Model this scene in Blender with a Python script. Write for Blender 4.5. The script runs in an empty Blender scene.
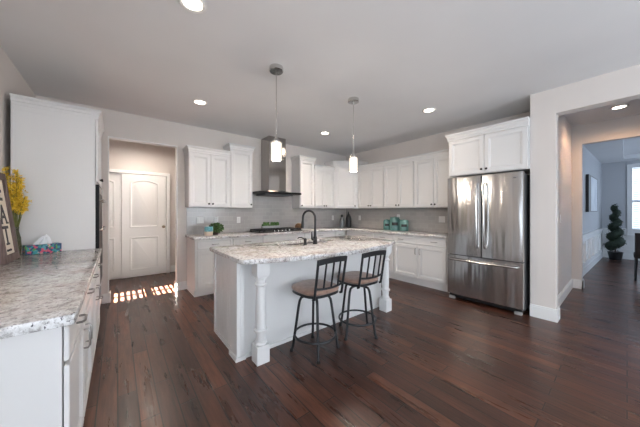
import bpy, bmesh, math, random
from mathutils import Vector, Matrix
random.seed(7)
SC = bpy.context.scene
COL = SC.collection
PI = math.pi

# ------------------------------------------------------------------ camera
cam_d = bpy.data.cameras.new('camera')
cam_d.sensor_width = 36.0
cam_d.lens = 36.0 * 249.2 / 640.0
cam_d.shift_y = -2.25 / 640.0
cam_d.clip_start = 0.02
cam = bpy.data.objects.new('camera', cam_d)
cam.location = (0, 0, 1.305)
cam.rotation_euler = (PI / 2, 0, -0.6817)
COL.objects.link(cam)
SC.camera = cam

# ------------------------------------------------------------------ world, sun, added daylight fills, exposure
SC.view_settings.view_transform = 'Standard'
SC.view_settings.look = 'None'
SC.view_settings.gamma = 1.0
SC.view_settings.use_curve_mapping = False
SC.view_settings.exposure = 0.55
w = bpy.data.worlds.new('sky'); SC.world = w; w.use_nodes = True
bg = w.node_tree.nodes['Background']
bg.inputs[0].default_value = (0.75, 0.85, 1.0, 1)
bg.inputs[1].default_value = 1.5

def light(name, kind, loc, direction, energy, color, size=1.0, size_y=None, spread=None):
    d = bpy.data.lights.new(name, kind); d.energy = energy; d.color = color
    if kind == 'AREA':
        d.shape = 'RECTANGLE' if size_y else 'DISK'
        d.size = size
        if size_y: d.size_y = size_y
        if spread: d.spread = spread
    o = bpy.data.objects.new(name, d); COL.objects.link(o)
    o.location = loc
    o.rotation_euler = Vector(direction).to_track_quat('-Z', 'Y').to_euler()
    return o

SUN_DIR = (0.0, 1.0, -0.262)
sun = light('sun', 'SUN', (1, -8, 5), SUN_DIR, 950.0, (1.0, 0.95, 0.90))
sun.data.angle = 0.001
DAY = (0.84, 0.92, 1.0)
light('fill_left', 'AREA', (-0.755, -1.2, 1.35), (1, 0.30, -0.15), 62, DAY, 2.4, 1.7)  # added area lamp, daylight for an assumed left window out of view
light('fill_rear_left', 'AREA', (0.15, -3.10, 1.35), (0, 1, 0.05), 8, DAY, 1.5, 1.2)  # added area lamp indoors, for assumed daylight from behind
light('fill_rear_right', 'AREA', (2.75, -3.10, 1.25), (-0.25, 1, -0.02), 62, DAY, 1.9, 2.0)  # added area lamp too, in front of the other assumed rear window
light('fill_dining', 'AREA', (8.3, -3.05, 1.5), (0.1, 1, 0), 46, (0.62, 0.78, 1.0), 2.0, 1.7)  # added fill out of view; no window stands on this side
light('hall_lamp', 'AREA', (0.35, 5.45, 2.72), (0, 0, -1), 13, (1.0, 0.88, 0.77), 0.5, 0.5, math.radians(150))

# ------------------------------------------------------------------ materials
def mat(name, color=(0.8, 0.8, 0.8), rough=0.5, metal=0.0, **kw):
    m = bpy.data.materials.new(name); m.use_nodes = True
    b = m.node_tree.nodes['Principled BSDF']
    b.inputs['Base Color'].default_value = (*color, 1)
    b.inputs['Roughness'].default_value = rough
    b.inputs['Metallic'].default_value = metal
    for k, v in kw.items():
        b.inputs[k.replace('_', ' ')].default_value = v
    return m

def N(m, t, **kw):
    n = m.node_tree.nodes.new(t)
    for k, v in kw.items():
        if hasattr(n, k): setattr(n, k, v)
    return n
def L(m, a, b): m.node_tree.links.new(a, b)
def P(m): return m.node_tree.nodes['Principled BSDF']

def noise(m, scale, detail=3, rough=0.5, coord='Object', stretch=None):
    tc = N(m, 'ShaderNodeTexCoord'); n = N(m, 'ShaderNodeTexNoise')
    n.inputs['Scale'].default_value = scale; n.inputs['Detail'].default_value = detail
    n.inputs['Roughness'].default_value = rough
    if stretch:
        mp = N(m, 'ShaderNodeMapping'); mp.inputs['Scale'].default_value = stretch
        L(m, tc.outputs[coord], mp.inputs['Vector']); L(m, mp.outputs['Vector'], n.inputs['Vector'])
    else:
        L(m, tc.outputs[coord], n.inputs['Vector'])
    return n
def ramp(m, src, stops, interp='LINEAR'):
    r = N(m, 'ShaderNodeValToRGB'); cr = r.color_ramp; cr.interpolation = interp
    cr.elements[0].position = stops[0][0]; cr.elements[0].color = (*stops[0][1], 1)
    cr.elements[1].position = stops[1][0]; cr.elements[1].color = (*stops[1][1], 1)
    for p, c in stops[2:]:
        e = cr.elements.new(p); e.color = (*c, 1)
    L(m, src, r.inputs['Fac']); return r
def mix(m, fac, a, b, mode='MIX'):
    x = N(m, 'ShaderNodeMix'); x.data_type = 'RGBA'; x.blend_type = mode
    for s, v in ((x.inputs[0], fac), (x.inputs[6], a), (x.inputs[7], b)):
        if isinstance(v, bpy.types.NodeSocket): L(m, v, s)
        elif isinstance(v, (int, float)): s.default_value = v
        else: s.default_value = (*v, 1)
    return x.outputs[2]
def bump(m, src, strength=0.2, dist=0.01):
    b = N(m, 'ShaderNodeBump'); b.inputs['Strength'].default_value = strength
    b.inputs['Distance'].default_value = dist
    L(m, src, b.inputs['Height']); L(m, b.outputs['Normal'], P(m).inputs['Normal'])

def plaster(name, color):
    m = mat(name, color, 0.85)
    n = noise(m, 90, 3); bump(m, n.outputs['Fac'], 0.06, 0.004)
    n2 = noise(m, 1.3, 2)
    r = ramp(m, n2.outputs['Fac'], [(0.3, tuple(c * 0.97 for c in color)), (0.7, tuple(min(1, c * 1.02) for c in color))])
    L(m, r.outputs['Color'], P(m).inputs['Base Color'])
    return m
M_WALL = plaster('wall_paint', (0.70, 0.65, 0.615))
M_CEIL = plaster('ceiling_paint', (0.77, 0.77, 0.775))
M_DIN = plaster('dining_paint', (0.50, 0.51, 0.53))

def paint(name, color, rough=0.35):
    m = mat(name, color, rough)
    n = noise(m, 160, 2); bump(m, n.outputs['Fac'], 0.02, 0.002)
    return m
M_CAB = paint('cabinet_white', (0.745, 0.74, 0.735))
M_TRIM = paint('trim_white', (0.83, 0.83, 0.82))
M_BRONZE = mat('dark_bronze', (0.035, 0.030, 0.028), 0.35, 0.7)
M_NICKEL = mat('dark_nickel', (0.30, 0.29, 0.28), 0.28, 1.0)
M_BLACK = mat('black_metal', (0.018, 0.018, 0.019), 0.32, 0.3)
M_IRON = mat('stool_metal', (0.030, 0.031, 0.034), 0.38, 0.5)
M_CHROME = mat('brushed_nickel', (0.62, 0.61, 0.60), 0.22, 1.0)
M_BGLASS = mat('black_glass', (0.008, 0.008, 0.009), 0.45, 0.0, Specular_IOR_Level=0.15)
M_DARK = mat('dark_gap', (0.02, 0.02, 0.02), 0.8)
M_PLATE = mat('plate_white', (0.82, 0.81, 0.79), 0.35)

def steel(name, tint, streak=0.35, rough=0.2):
    m = mat(name, tint, rough, 1.0)
    n = noise(m, 1.0, 5, 0.6, stretch=(38, 38, 0.9))
    r = ramp(m, n.outputs['Fac'], [(0.25, tuple(c * 0.82 for c in tint)), (0.75, tint)])
    L(m, r.outputs['Color'], P(m).inputs['Base Color'])
    n2 = noise(m, 1.0, 2, 0.5, stretch=(5.5, 5.5, 0.55))
    bump(m, n2.outputs['Fac'], streak, 0.05)
    return m
M_STEEL = steel('fridge_steel', (0.64, 0.635, 0.63), 0.5, 0.19)
M_HOOD = steel('hood_steel', (0.46, 0.435, 0.42), 0.06, 0.15)
M_FSIDE = mat('fridge_side_grey', (0.10, 0.10, 0.105), 0.5, 0.2)

# floor: hand scraped dark planks running along y
M_FLOOR = mat('dark_hardwood', (0.05, 0.02, 0.012), 0.28, Specular_IOR_Level=0.5)
m = M_FLOOR
tc = N(m, 'ShaderNodeTexCoord'); mp = N(m, 'ShaderNodeMapping')
mp.inputs['Rotation'].default_value = (0, 0, PI / 2)
L(m, tc.outputs['Object'], mp.inputs['Vector'])
br = N(m, 'ShaderNodeTexBrick'); br.offset = 0.37; br.offset_frequency = 2; br.squash = 1.0
for k, v in {'Color1': (0, 0, 0, 1), 'Color2': (1, 1, 1, 1), 'Mortar': (0.5, 0.5, 0.5, 1), 'Scale': 1.0, 'Mortar Size': 0.0045,
             'Mortar Smooth': 0.3, 'Bias': 0.0, 'Brick Width': 0.95, 'Row Height': 0.108}.items():
    br.inputs[k].default_value = v
L(m, mp.outputs['Vector'], br.inputs['Vector'])
g = noise(m, 1.0, 8, 0.68, stretch=(42, 3.0, 1))
g2 = noise(m, 1.0, 4, 0.6, stretch=(14, 1.6, 1))
base = ramp(m, br.outputs['Color'], [(0.0, (0.044, 0.020, 0.0145)), (0.4, (0.066, 0.027, 0.018)), (0.75, (0.094, 0.038, 0.023)), (1.0, (0.125, 0.050, 0.029))])
gr = ramp(m, g.outputs['Fac'], [(0.33, (0.50, 0.46, 0.44)), (0.66, (1.35, 1.33, 1.3))])
gr2 = ramp(m, g2.outputs['Fac'], [(0.34, (0.66, 0.66, 0.68)), (0.66, (1.28, 1.22, 1.18))])
c1 = mix(m, 1.0, base.outputs['Color'], gr.outputs['Color'], 'MULTIPLY')
c2 = mix(m, 1.0, c1, gr2.outputs['Color'], 'MULTIPLY')
c3 = mix(m, br.outputs['Fac'], c2, (0.006, 0.004, 0.003))
L(m, c3, P(m).inputs['Base Color'])
rr = ramp(m, g2.outputs['Fac'], [(0.3, (0.24,) * 3), (0.7, (0.38,) * 3)])
L(m, rr.outputs['Color'], P(m).inputs['Roughness'])
inv = N(m, 'ShaderNodeMath', operation='MULTIPLY'); inv.inputs[1].default_value = -1.0
L(m, br.outputs['Fac'], inv.inputs[0])
add = N(m, 'ShaderNodeMath', operation='MULTIPLY_ADD'); add.inputs[1].default_value = 0.5
L(m, g.outputs['Fac'], add.inputs[0]); L(m, inv.outputs[0], add.inputs[2])
bump(m, add.outputs[0], 0.35, 0.003)

def granite(name):
    m = mat(name, (.66, .62, .59), 0.12)
    a = noise(m, 5, 3, 0.6); b = noise(m, 55, 4, 0.7); c = noise(m, 95, 3, 0.6); d = noise(m, 26, 5, 0.7)
    base = ramp(m, a.outputs['Fac'], [(0.36, (0.60, 0.545, 0.52)), (0.5, (0.74, 0.725, 0.715)), (0.64, (0.79, 0.795, 0.80))])
    mid = ramp(m, d.outputs['Fac'], [(0.36, (0.50, 0.48, 0.47)), (0.47, (0.92, 0.91, 0.90)), (0.60, (1.08, 1.08, 1.08))])
    x = mix(m, 1.0, base.outputs['Color'], mid.outputs['Color'], 'MULTIPLY')
    fine = ramp(m, b.outputs['Fac'], [(0.38, (0.55, 0.53, 0.52)), (0.50, (1, 1, 1))])
    x2 = mix(m, 0.8, x, fine.outputs['Color'], 'MULTIPLY')
    sp = ramp(m, c.outputs['Fac'], [(0.345, (0, 0, 0)), (0.39, (1, 1, 1))])
    y = mix(m, sp.outputs['Color'], (0.05, 0.05, 0.062), x2)
    L(m, y, P(m).inputs['Base Color'])
    return m
M_GRAN = granite('granite')

# tile
def tile(name, axis):
    m = mat(name, (0.5, 0.5, 0.5), 0.16)
    tc = N(m, 'ShaderNodeTexCoord'); sep = N(m, 'ShaderNodeSeparateXYZ'); cmb = N(m, 'ShaderNodeCombineXYZ')
    L(m, tc.outputs['Object'], sep.inputs[0]); L(m, sep.outputs[axis], cmb.inputs[0]); L(m, sep.outputs[2], cmb.inputs[1])
    b = N(m, 'ShaderNodeTexBrick')
    for k, v in {'Color1': (0.42, 0.40, 0.385, 1), 'Color2': (0.47, 0.45, 0.43, 1), 'Mortar': (0.55, 0.53, 0.51, 1), 'Scale': 1.0,
                 'Mortar Size': 0.0018, 'Mortar Smooth': 0.2, 'Brick Width': 0.152, 'Row Height': 0.0757}.items():
        b.inputs[k].default_value = v
    L(m, cmb.outputs[0], b.inputs['Vector']); L(m, b.outputs['Color'], P(m).inputs['Base Color'])
    inv = N(m, 'ShaderNodeMath', operation='MULTIPLY'); inv.inputs[1].default_value = -1.0
    L(m, b.outputs['Fac'], inv.inputs[0]); bump(m, inv.outputs[0], 0.3, 0.002)
    return m
M_TILEX = tile('grey_tile_x', 0); M_TILEY = tile('grey_tile_y', 1)

M_SUEDE = mat('tan_suede', (0.33, 0.20, 0.145), 0.9, Sheen_Weight=0.4)
n = noise(M_SUEDE, 22, 4); r = ramp(M_SUEDE, n.outputs['Fac'], [(0.3, (0.23, 0.135, 0.10)), (0.7, (0.36, 0.23, 0.175))])
L(M_SUEDE, r.outputs['Color'], P(M_SUEDE).inputs['Base Color'])
M_WOOD = mat('weathered_wood', (0.12, 0.08, 0.07), 0.75)
n = noise(M_WOOD, 1, 5, 0.6, stretch=(60, 60, 4)); r = ramp(M_WOOD, n.outputs['Fac'], [(0.3, (0.065, 0.045, 0.042)), (0.7, (0.20, 0.145, 0.135))])
L(M_WOOD, r.outputs['Color'], P(M_WOOD).inputs['Base Color'])
M_SIGN = paint('sign_cream', (0.70, 0.64, 0.55), 0.8)
M_INK = mat('sign_ink', (0.03, 0.03, 0.035), 0.7)
def two_tone(name, a, b, scale=30, rough=0.7, **kw):
    m = mat(name, a, rough, **kw); n = noise(m, scale, 3)
    r = ramp(m, n.outputs['Fac'], [(0.35, a), (0.65, b)]); L(m, r.outputs['Color'], P(m).inputs['Base Color']); return m
M_YEL = two_tone('yellow_petals', (0.66, 0.40, 0.015), (0.90, 0.66, 0.06))
M_STEM = two_tone('green_stems', (0.09, 0.10, 0.02), (0.16, 0.18, 0.05))
M_VASE = mat('olive_glass', (0.16, 0.17, 0.07), 0.08, 0.0, Transmission_Weight=0.55)
M_LEAF = two_tone('leaf_green', (0.035, 0.09, 0.02), (0.10, 0.19, 0.05))
M_TOPI = two_tone('topiary_green', (0.009, 0.017, 0.010), (0.026, 0.045, 0.024), 18)
M_BOX = two_tone('boxwood_green', (0.04, 0.10, 0.02), (0.11, 0.22, 0.05), 60)
M_TEAL = two_tone('teal_enamel', (0.12, 0.27, 0.255), (0.19, 0.35, 0.33), 14, 0.22)
M_TURQ = two_tone('turquoise_glaze', (0.10, 0.33, 0.40), (0.22, 0.50, 0.55), 30, 0.3)
M_CREAM = mat('cream_ceramic', (0.72, 0.58, 0.46), 0.45)
M_TERRA = mat('dark_pot', (0.07, 0.045, 0.035), 0.6)
M_SOIL = mat('soil', (0.03, 0.02, 0.015), 0.95)
M_TISSUE = mat('tissue_white', (0.85, 0.86, 0.88), 0.9)
M_PINE = two_tone('brown_cone', (0.11, 0.05, 0.02), (0.30, 0.16, 0.07), 40)
M_GREYB = mat('smoky_glass', (0.16, 0.17, 0.18), 0.08, 0.0)
M_BLIND = mat('blind_white', (0.80, 0.83, 0.88), 0.6)
M_CANVAS = two_tone('canvas_pale', (0.60, 0.63, 0.68), (0.75, 0.77, 0.80), 2.2)
M_DKFAB = mat('dark_fabric', (0.03, 0.028, 0.03), 0.9)
def emit(name, color, strength):
    m = mat(name, (0.9, 0.9, 0.9), 0.5)
    P(m).inputs['Emission Color'].default_value = (*color, 1); P(m).inputs['Emission Strength'].default_value = strength
    return m
M_SHADE = emit('frosted_lit_glass', (1.0, 0.88, 0.74), 0.85)
M_LENS = emit('can_lens', (1.0, 0.88, 0.74), 9.0)
M_GLOWPANE = emit('glow_pane', (0.74, 0.86, 1.0), 1.5)  # glows in place of daylight at the assumed windows
M_PANE2 = emit('bright_daylit_pane', (0.74, 0.86, 1.0), 1.0)
M_GLASS = mat('clear_glass', (0.90, 0.87, 0.83), 0.03, 0.0, Transmission_Weight=1.0, IOR=1.25)
M_HGLASS = mat('hood_glass', (0.012, 0.012, 0.013), 0.25, 0.0, Specular_IOR_Level=0.2)
# tissue box print
M_TBOX = mat('floral_print', (0.1, 0.2, 0.3), 0.5)
tc = N(M_TBOX, 'ShaderNodeTexCoord'); v = N(M_TBOX, 'ShaderNodeTexVoronoi'); v.inputs['Scale'].default_value = 58
L(M_TBOX, tc.outputs['Object'], v.inputs['Vector'])
sx = N(M_TBOX, 'ShaderNodeSeparateColor'); L(M_TBOX, v.outputs['Color'], sx.inputs[0])
r = ramp(M_TBOX, sx.outputs[0], [(0.0, (0.02, 0.07, 0.16)), (0.3, (0.03, 0.28, 0.30)), (0.48, (0.09, 0.30, 0.08)), (0.62, (0.02, 0.05, 0.14)),
                                 (0.74, (0.62, 0.08, 0.16)), (0.86, (0.70, 0.42, 0.40)), (0.94, (0.10, 0.35, 0.42))], 'CONSTANT')
L(M_TBOX, r.outputs['Color'], P(M_TBOX).inputs['Base Color'])

# ------------------------------------------------------------------ mesh builder
class MB:
    def __init__(s): s.bm = bmesh.new()
    def box(s, x0, x1, y0, y1, z0, z1, b=0.0, seg=1):
        vs = [s.bm.verts.new((x, y, z)) for z in (z0, z1) for (x, y) in ((x0, y0), (x1, y0), (x1, y1), (x0, y1))]
        fs = [s.bm.faces.new([vs[i] for i in q]) for q in ((3, 2, 1, 0), (4, 5, 6, 7), (0, 1, 5, 4), (1, 2, 6, 5), (2, 3, 7, 6), (3, 0, 4, 7))]
        if b:
            es = list({e for f in fs for e in f.edges})
            bmesh.ops.bevel(s.bm, geom=es, offset=b, segments=seg, profile=0.5, affect='EDGES')
        return s
    def loop_loft(s, loops, cap0=True, cap1=True, closed=False):
        rs = [[s.bm.verts.new(p) for p in lp] for lp in loops]
        n = len(rs[0])
        pairs = list(zip(rs[:-1], rs[1:]))
        if closed: pairs.append((rs[-1], rs[0]))
        for a, b in pairs:
            for i in range(n):
                j = (i + 1) % n
                try: s.bm.faces.new((a[i], a[j], b[j], b[i]))
                except ValueError: pass
        if cap0 and not closed: s.bm.faces.new(rs[0][::-1])
        if cap1 and not closed: s.bm.faces.new(rs[-1])
        return s
    def lathe(s, prof, c=(0, 0, 0), seg=24, axis='z', cap=True):
        loops = []
        for r, z in prof:
            lp = []
            for i in range(seg):
                a = 2 * PI * i / seg
                p = (r * math.cos(a), r * math.sin(a), z)
                if axis == '-y': p = (p[0], -p[2], p[1])
                elif axis == '-z': p = (p[0], -p[1], -p[2])
                lp.append((p[0] + c[0], p[1] + c[1], p[2] + c[2]))
            loops.append(lp)
        return s.loop_loft(loops, cap, cap)
    def tube(s, pts, r, seg=8, closed=False, flat=1.0):
        pts = [Vector(p) for p in pts]; n = len(pts); loops = []
        rs = r if isinstance(r, (list, tuple)) else [r] * n
        prev = None
        for i, p in enumerate(pts):
            if closed: t = pts[(i + 1) % n] - pts[i - 1]
            else: t = pts[min(i + 1, n - 1)] - pts[max(i - 1, 0)]
            t.normalize()
            if prev is None:
                up = Vector((0, 0, 1)) if abs(t.z) < 0.9 else Vector((1, 0, 0))
                a = t.cross(up).normalized()
            else:
                a = (prev - t * prev.dot(t)).normalized()
            prev = a; b = t.cross(a)
            loops.append([tuple(p + rs[i] * (math.cos(2 * PI * k / seg) * a + flat * math.sin(2 * PI * k / seg) * b)) for k in range(seg)])
        return s.loop_loft(loops, closed=closed)
    def prism(s, poly, z0, z1):
        return s.loop_loft([[(x, y, z0) for x, y in poly], [(x, y, z1) for x, y in poly]])
    def shaker(s, x0, x1, z0, z1, rings):
        return s.loop_loft([[(x0 + i, y, z0 + i), (x1 - i, y, z0 + i), (x1 - i, y, z1 - i), (x0 + i, y, z1 - i)] for i, y in rings])
    def quad(s, pts): s.bm.faces.new([s.bm.verts.new(p) for p in pts]); return s
    def ball(s, c, rx, ry, rz, sub=2):
        bmesh.ops.create_icosphere(s.bm, subdivisions=sub, radius=1.0, matrix=Matrix.Translation(c) @ Matrix.Diagonal((rx, ry, rz, 1)))
        return s
    def build(s, name, material, parent=None, smooth=0.6, recalc=True):
        if recalc: bmesh.ops.recalc_face_normals(s.bm, faces=s.bm.faces[:])
        for f in s.bm.faces: f.smooth = True
        for e in s.bm.edges:
            if len(e.link_faces) == 2: e.smooth = e.calc_face_angle(0) < smooth
        me = bpy.data.meshes.new(name); s.bm.to_mesh(me); s.bm.free()
        me.materials.append(material)
        o = bpy.data.objects.new(name, me); COL.objects.link(o)
        if parent: o.parent = parent
        return o

def thing(name, label, cat, loc=(0, 0, 0), rz=0.0, group=None):
    o = bpy.data.objects.new(name, None); o.empty_display_size = 0.05; COL.objects.link(o)
    o.location = loc; o.rotation_euler = (0, 0, rz)
    return tag(o, label, cat, group)
def tag(o, label, cat, group=None):
    o['label'] = label; o['category'] = cat
    if group: o['group'] = group
    return o
def struct(o): o['kind'] = 'structure'; return o
def kids(o): return [c for c in bpy.data.objects if c.parent == o]
def copy_tree(o, parent=None):
    ch = kids(o); c = o.copy(); COL.objects.link(c)
    if parent: c.parent = parent
    for k in ch: copy_tree(k, c)
    return c

# ------------------------------------------------------------------ dimensions
ZC = 2.76; WX = 4.67; WY = 4.67; LX = -0.80; RY = -3.2
# ------------------------------------------------------------------ the setting
struct(MB().box(-2.2, 11.2, -4.0, 6.6, -0.1, 0.0).build('floor', M_FLOOR))
struct(MB().box(-2.2, 11.2, -4.0, 6.6, ZC, ZC + 0.12).build('ceiling', M_CEIL))
struct(MB().box(LX - 0.12, LX, RY, WY, 0, ZC).build('wall_left', M_WALL))
OX0, OX1, OZ = -0.11, 0.766, 2.38
wb = MB()
wb.box(LX - 0.12, OX0, WY, WY + 0.12, 0, ZC); wb.box(OX1, WX + 0.12, WY, WY + 0.12, 0, ZC); wb.box(OX0, OX1, WY, WY + 0.12, OZ, ZC)
struct(wb.build('wall_back', M_WALL))
struct(MB().box(WX, WX + 0.12, 0.765, WY, 0, ZC).build('wall_right', M_WALL))
wp = MB()
wp.box(4.01, 4.16, 0.53, 0.765, 0, ZC); wp.box(4.16, 6.05, 0.60, 0.765, 0, ZC)
wp.box(4.01, 4.16, -.75, 0.53, 2.464, ZC); wp.box(4.01, 4.16, RY, -.75, 0, ZC)  # unseen wall end drawn in to keep rear daylight off the passage
struct(wp.build('wall_passage', M_WALL))
wd = MB()
wd.box(6.05, 6.17, 0.477, 0.765, 0, ZC); wd.box(6.05, 6.17, -.9, 0.477, 2.433, ZC); wd.box(6.05, 6.17, RY, -.9, 0, ZC)
struct(wd.build('wall_passage_far', M_WALL))
# rear wall with an unseen transom opening, added to shape the hall's sun patch
wr = MB()
TX0, TX1, TZ0, TZ1 = -0.06, 0.765, 2.05, 2.20
wr.box(LX - 0.12, TX0, RY - 0.1, RY, 0, ZC); wr.box(TX1, 11.2, RY - 0.1, RY, 0, ZC)
wr.box(TX0, TX1, RY - 0.1, RY, 0, TZ0); wr.box(TX0, TX1, RY - 0.1, RY, TZ1, ZC)
struct(wr.build('wall_rear', M_WALL))
tw = MB()
for k in range(12):
    x = TX0 + (TX1 - TX0) * k / 11
    wdt = 0.05 if k == 6 else 0.017
    tw.box(x - wdt, x + wdt, RY - 0.06, RY - 0.04, TZ0, TZ1)
tw.box(TX0, TX1, RY - 0.06, RY - 0.04, (TZ0 + TZ1) / 2 - 0.007, (TZ0 + TZ1) / 2 + 0.007)
struct(tw.build('added_transom', M_TRIM))
def unseen_window(name, x0, x1, z0, z1):  # assumed windows out of view: glowing panes on a solid wall
    f = MB()
    for a in ((x0 - .09, x0, z0 - .09, z1 + .09), (x1, x1 + .09, z0 - .09, z1 + .09), (x0, x1, z0 - .09, z0), (x0, x1, z1, z1 + .09),
              ((x0 + x1) / 2 - .03, (x0 + x1) / 2 + .03, z0, z1), (x0, x1, (z0 + z1) / 2 - .02, (z0 + z1) / 2 + .02)):
        f.box(a[0], a[1], RY + .001, RY + .04, a[2], a[3])
    fo = struct(f.build(name, M_TRIM))
    MB().box(x0, x1, RY + .002, RY + .012, z0, z1).build('pane', M_GLOWPANE, fo)
unseen_window('unseen_window_1', -0.6, 0.9, 0.75, 1.95)
unseen_window('unseen_window_2', 1.8, 3.7, 0.2, 2.2)
f = MB(); a0, a1, b0, b1 = -2.4, 0.0, 0.5, 2.2  # assumed window out of view, added for light from the left
for q in ((a0 - .09, a0, b0 - .09, b1 + .09), (a1, a1 + .09, b0 - .09, b1 + .09), (a0, a1, b0 - .09, b0), (a0, a1, b1, b1 + .09), (-1.63, -1.57, b0, b1), (-0.83, -0.77, b0, b1), (a0, a1, 1.33, 1.37)):
    f.box(LX + .001, LX + .04, q[0], q[1], q[2], q[3])
fo = struct(f.build('unseen_window_5', M_TRIM)); MB().box(LX + .002, LX + .012, a0, a1, b0, b1).build('pane', M_GLOWPANE, fo)
# hall behind the kitchen
wh = MB().box(-2.2, 2.4, 6.19, 6.31, 0, ZC)
struct(wh.build('wall_hall', M_WALL))
struct(MB().box(2.4, 2.52, WY + .12, 6.31, 0, ZC).build('wall_hall_right', M_WALL))
struct(MB().box(-2.2, -2.08, WY, 6.31, 0, ZC).build('wall_hall_left', M_WALL))
struct(MB().box(-2.08, LX - .12, WY, WY + .12, 0, ZC).build('wall_hall_near', M_WALL))
# white opening liner added; its paint stands in for light on the jambs
tl = MB()
tl.box(OX1 - 0.012, OX1 + 0.001, WY - .004, WY + .124, 0, OZ); tl.box(OX0 - .001, OX0 + .012, WY - .004, WY + .124, 0, OZ)
tl.box(OX0, OX1, WY - .004, WY + .124, OZ - .012, OZ + .001)
struct(tl.build('lit_edge_trim', M_TRIM))
# dining room shell
DA = math.radians(-2.0)
dw = MB(); dw.box(0, 4.7, 0, 0.12, 0, ZC); o = struct(dw.build('wall_dining_left', M_DIN)); o.location = (6.17, 0.615, 0); o.rotation_euler = (0, 0, DA)
DX = 10.75
df = MB()
WYa, WYb, WZa, WZb = -1.15, -0.09, 0.66, 2.48
df.box(DX, DX + .12, RY, WYa, 0, ZC); df.box(DX, DX + .12, WYb, 0.8, 0, ZC); df.box(DX, DX + .12, WYa, WYb, 0, WZa); df.box(DX, DX + .12, WYa, WYb, WZb, ZC)
struct(df.build('wall_dining_far', M_DIN))
# baseboards
def bboard(name, x0, x1, y0, y1, h=0.135):
    m = MB(); m.box(x0, x1, y0, y1, 0, h - .02); 
    dx = abs(x1 - x0); dy = abs(y1 - y0)
    if dx < dy: m.box(x0 + (0.006 if x0 < 3.5 or True else 0), x1 - 0.0 if True else x1, y0, y1, h - .02, h)
    else: m.box(x0, x1, y0 + .006, y1, h - .02, h)
    return struct(m.build(name, M_TRIM))
bboard('baseboard_back_left', -0.17, OX0 + .018, WY - .018, WY)
bboard('baseboard_opening_left', OX0 + .012, OX0 + .03, WY - .018, WY + .138)
bboard('baseboard_back_right', OX1 - .018, 0.90, WY - .018, WY)
bboard('baseboard_opening_right', OX1 - .03, OX1 - .012, WY - .018, WY + .138)
bboard('baseboard_hall', 0.88, 2.4, 6.172, 6.19)
bboard('baseboard_column', 3.992, 4.01, 0.512, 0.765, 0.15)
bboard('baseboard_column_side', 4.01, 4.178, 0.512, 0.53, 0.15)
bboard('baseboard_column_return', 4.16, 4.178, 0.53, 0.60, 0.15)
bboard('baseboard_passage', 4.178, 6.05, 0.582, 0.60, 0.15)
bboard('baseboard_passage_far', 6.032, 6.05, 0.459, 0.582, 0.15)
bboard('baseboard_passage_jamb', 6.032, 6.188, 0.459, 0.477, 0.15)

# wainscot in the dining room (local frame follows the wall)
def wainscot(name, loc, rz, length, n, start=0.0):
    m = MB()
    m.box(start, length, -.006, 0, 0.10, 0.80)
    m.box(start, length, -.022, 0, 0, 0.14); m.box(start, length, -.034, 0, 0.80, 0.835); m.box(start, length, -.016, 0, 0.765, 0.80)
    pw = (length - start) / n
    for k in range(n):
        a = start + pw * k + .09; b = start + pw * (k + 1) - .09
        for q in ((a, b, .24, .27), (a, b, .66, .69), (a, a + .03, .27, .66), (b - .03, b, .27, .66)):
            m.box(q[0], q[1], -.024, -.006, q[2], q[3])
    o = struct(m.build(name, M_TRIM)); o.location = loc; o.rotation_euler = (0, 0, rz); return o
wainscot('trim_2', (6.17, 0.614, 0), DA, 4.58, 7, 0.05)
wainscot('trim_3', (DX - .001, 0.44, 0), -PI / 2, 2.4, 3)
# dining window
f = MB()
for a in ((WYa - .09, WYa, WZa - .09, WZb + .09), (WYb, WYb + .09, WZa - .09, WZb + .09), (WYa, WYb, WZb, WZb + .10), (WYa, WYb, WZa - .09, WZa)):
    f.box(DX - .022, DX, a[0], a[1], a[2], a[3])
f.box(DX - .05, DX, WYa - .1, WYb + .1, WZa - .02, WZa + .01)
f.box(DX + .03, DX + .07, WYa, WYb, 1.54, 1.60)
fo = struct(f.build('window_3', M_TRIM))
MB().box(DX + .08, DX + .09, WYa, WYb, WZa, WZb).build('pane', M_PANE2, fo)
bl = MB()
z = WZa + .03
while z < WZb - .03:
    bl.loop_loft([[(DX + .012, WYa + .01, z), (DX + .05, WYa + .01, z + .022), (DX + .05, WYa + .01, z + .025), (DX + .012, WYa + .01, z + .003)],
                  [(DX + .012, WYb - .01, z), (DX + .05, WYb - .01, z + .022), (DX + .05, WYb - .01, z + .025), (DX + .012, WYb - .01, z + .003)]])
    z += .05
blo = bl.build('blind', M_BLIND, fo)
# tray ceiling border in the dining room
tb = MB()
tb.box(6.17, DX, 0.05, 0.62, 2.66, ZC); tb.box(DX - .55, DX, -2.2, 0.05, 2.66, ZC); tb.box(6.17, 6.6, -2.2, 0.05, 2.66, ZC); tb.box(6.17, DX, RY, -2.2, 2.66, ZC)
struct(tb.build('trim_4', M_CEIL))

# hall sliding doors (two panel, arched top panel)
def panel_door(name, x0, x1, y, z1):
    m = MB(); w_ = x1 - x0
    m.box(x0, x1, y, y + .035, 0.012, z1, .003)
    def arch(a, b, c, d, rise, ins, yy):
        pts = [(a + ins, yy, c + ins), (b - ins, yy, c + ins)]
        for i in range(9):
            t = i / 8
            pts.append((b - ins - (b - a - 2 * ins) * t, yy, d - ins + rise * (math.sin(PI * t)) - (0)))
        return pts
    for (c, d, rise) in ((0.98, 1.88, 0.055), (0.14, 0.80, 0.0)):
        a, b = x0 + .125, x1 - .125
        m.loop_loft([arch(a, b, c, d, rise, i, yy) for i, yy in ((0, y + .001), (0, y - .010), (.012, y - .014), (.026, y - .010), (.034, y - .0015), (.046, y - .0015), (.075, y - .012))], cap0=False)
    return struct(m.build(name, M_TRIM))
d1 = panel_door('door_1', 0.055, 0.785, 6.112, 2.035)
d2 = panel_door('door_2', -0.66, 0.085, 6.153, 2.035)
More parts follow.
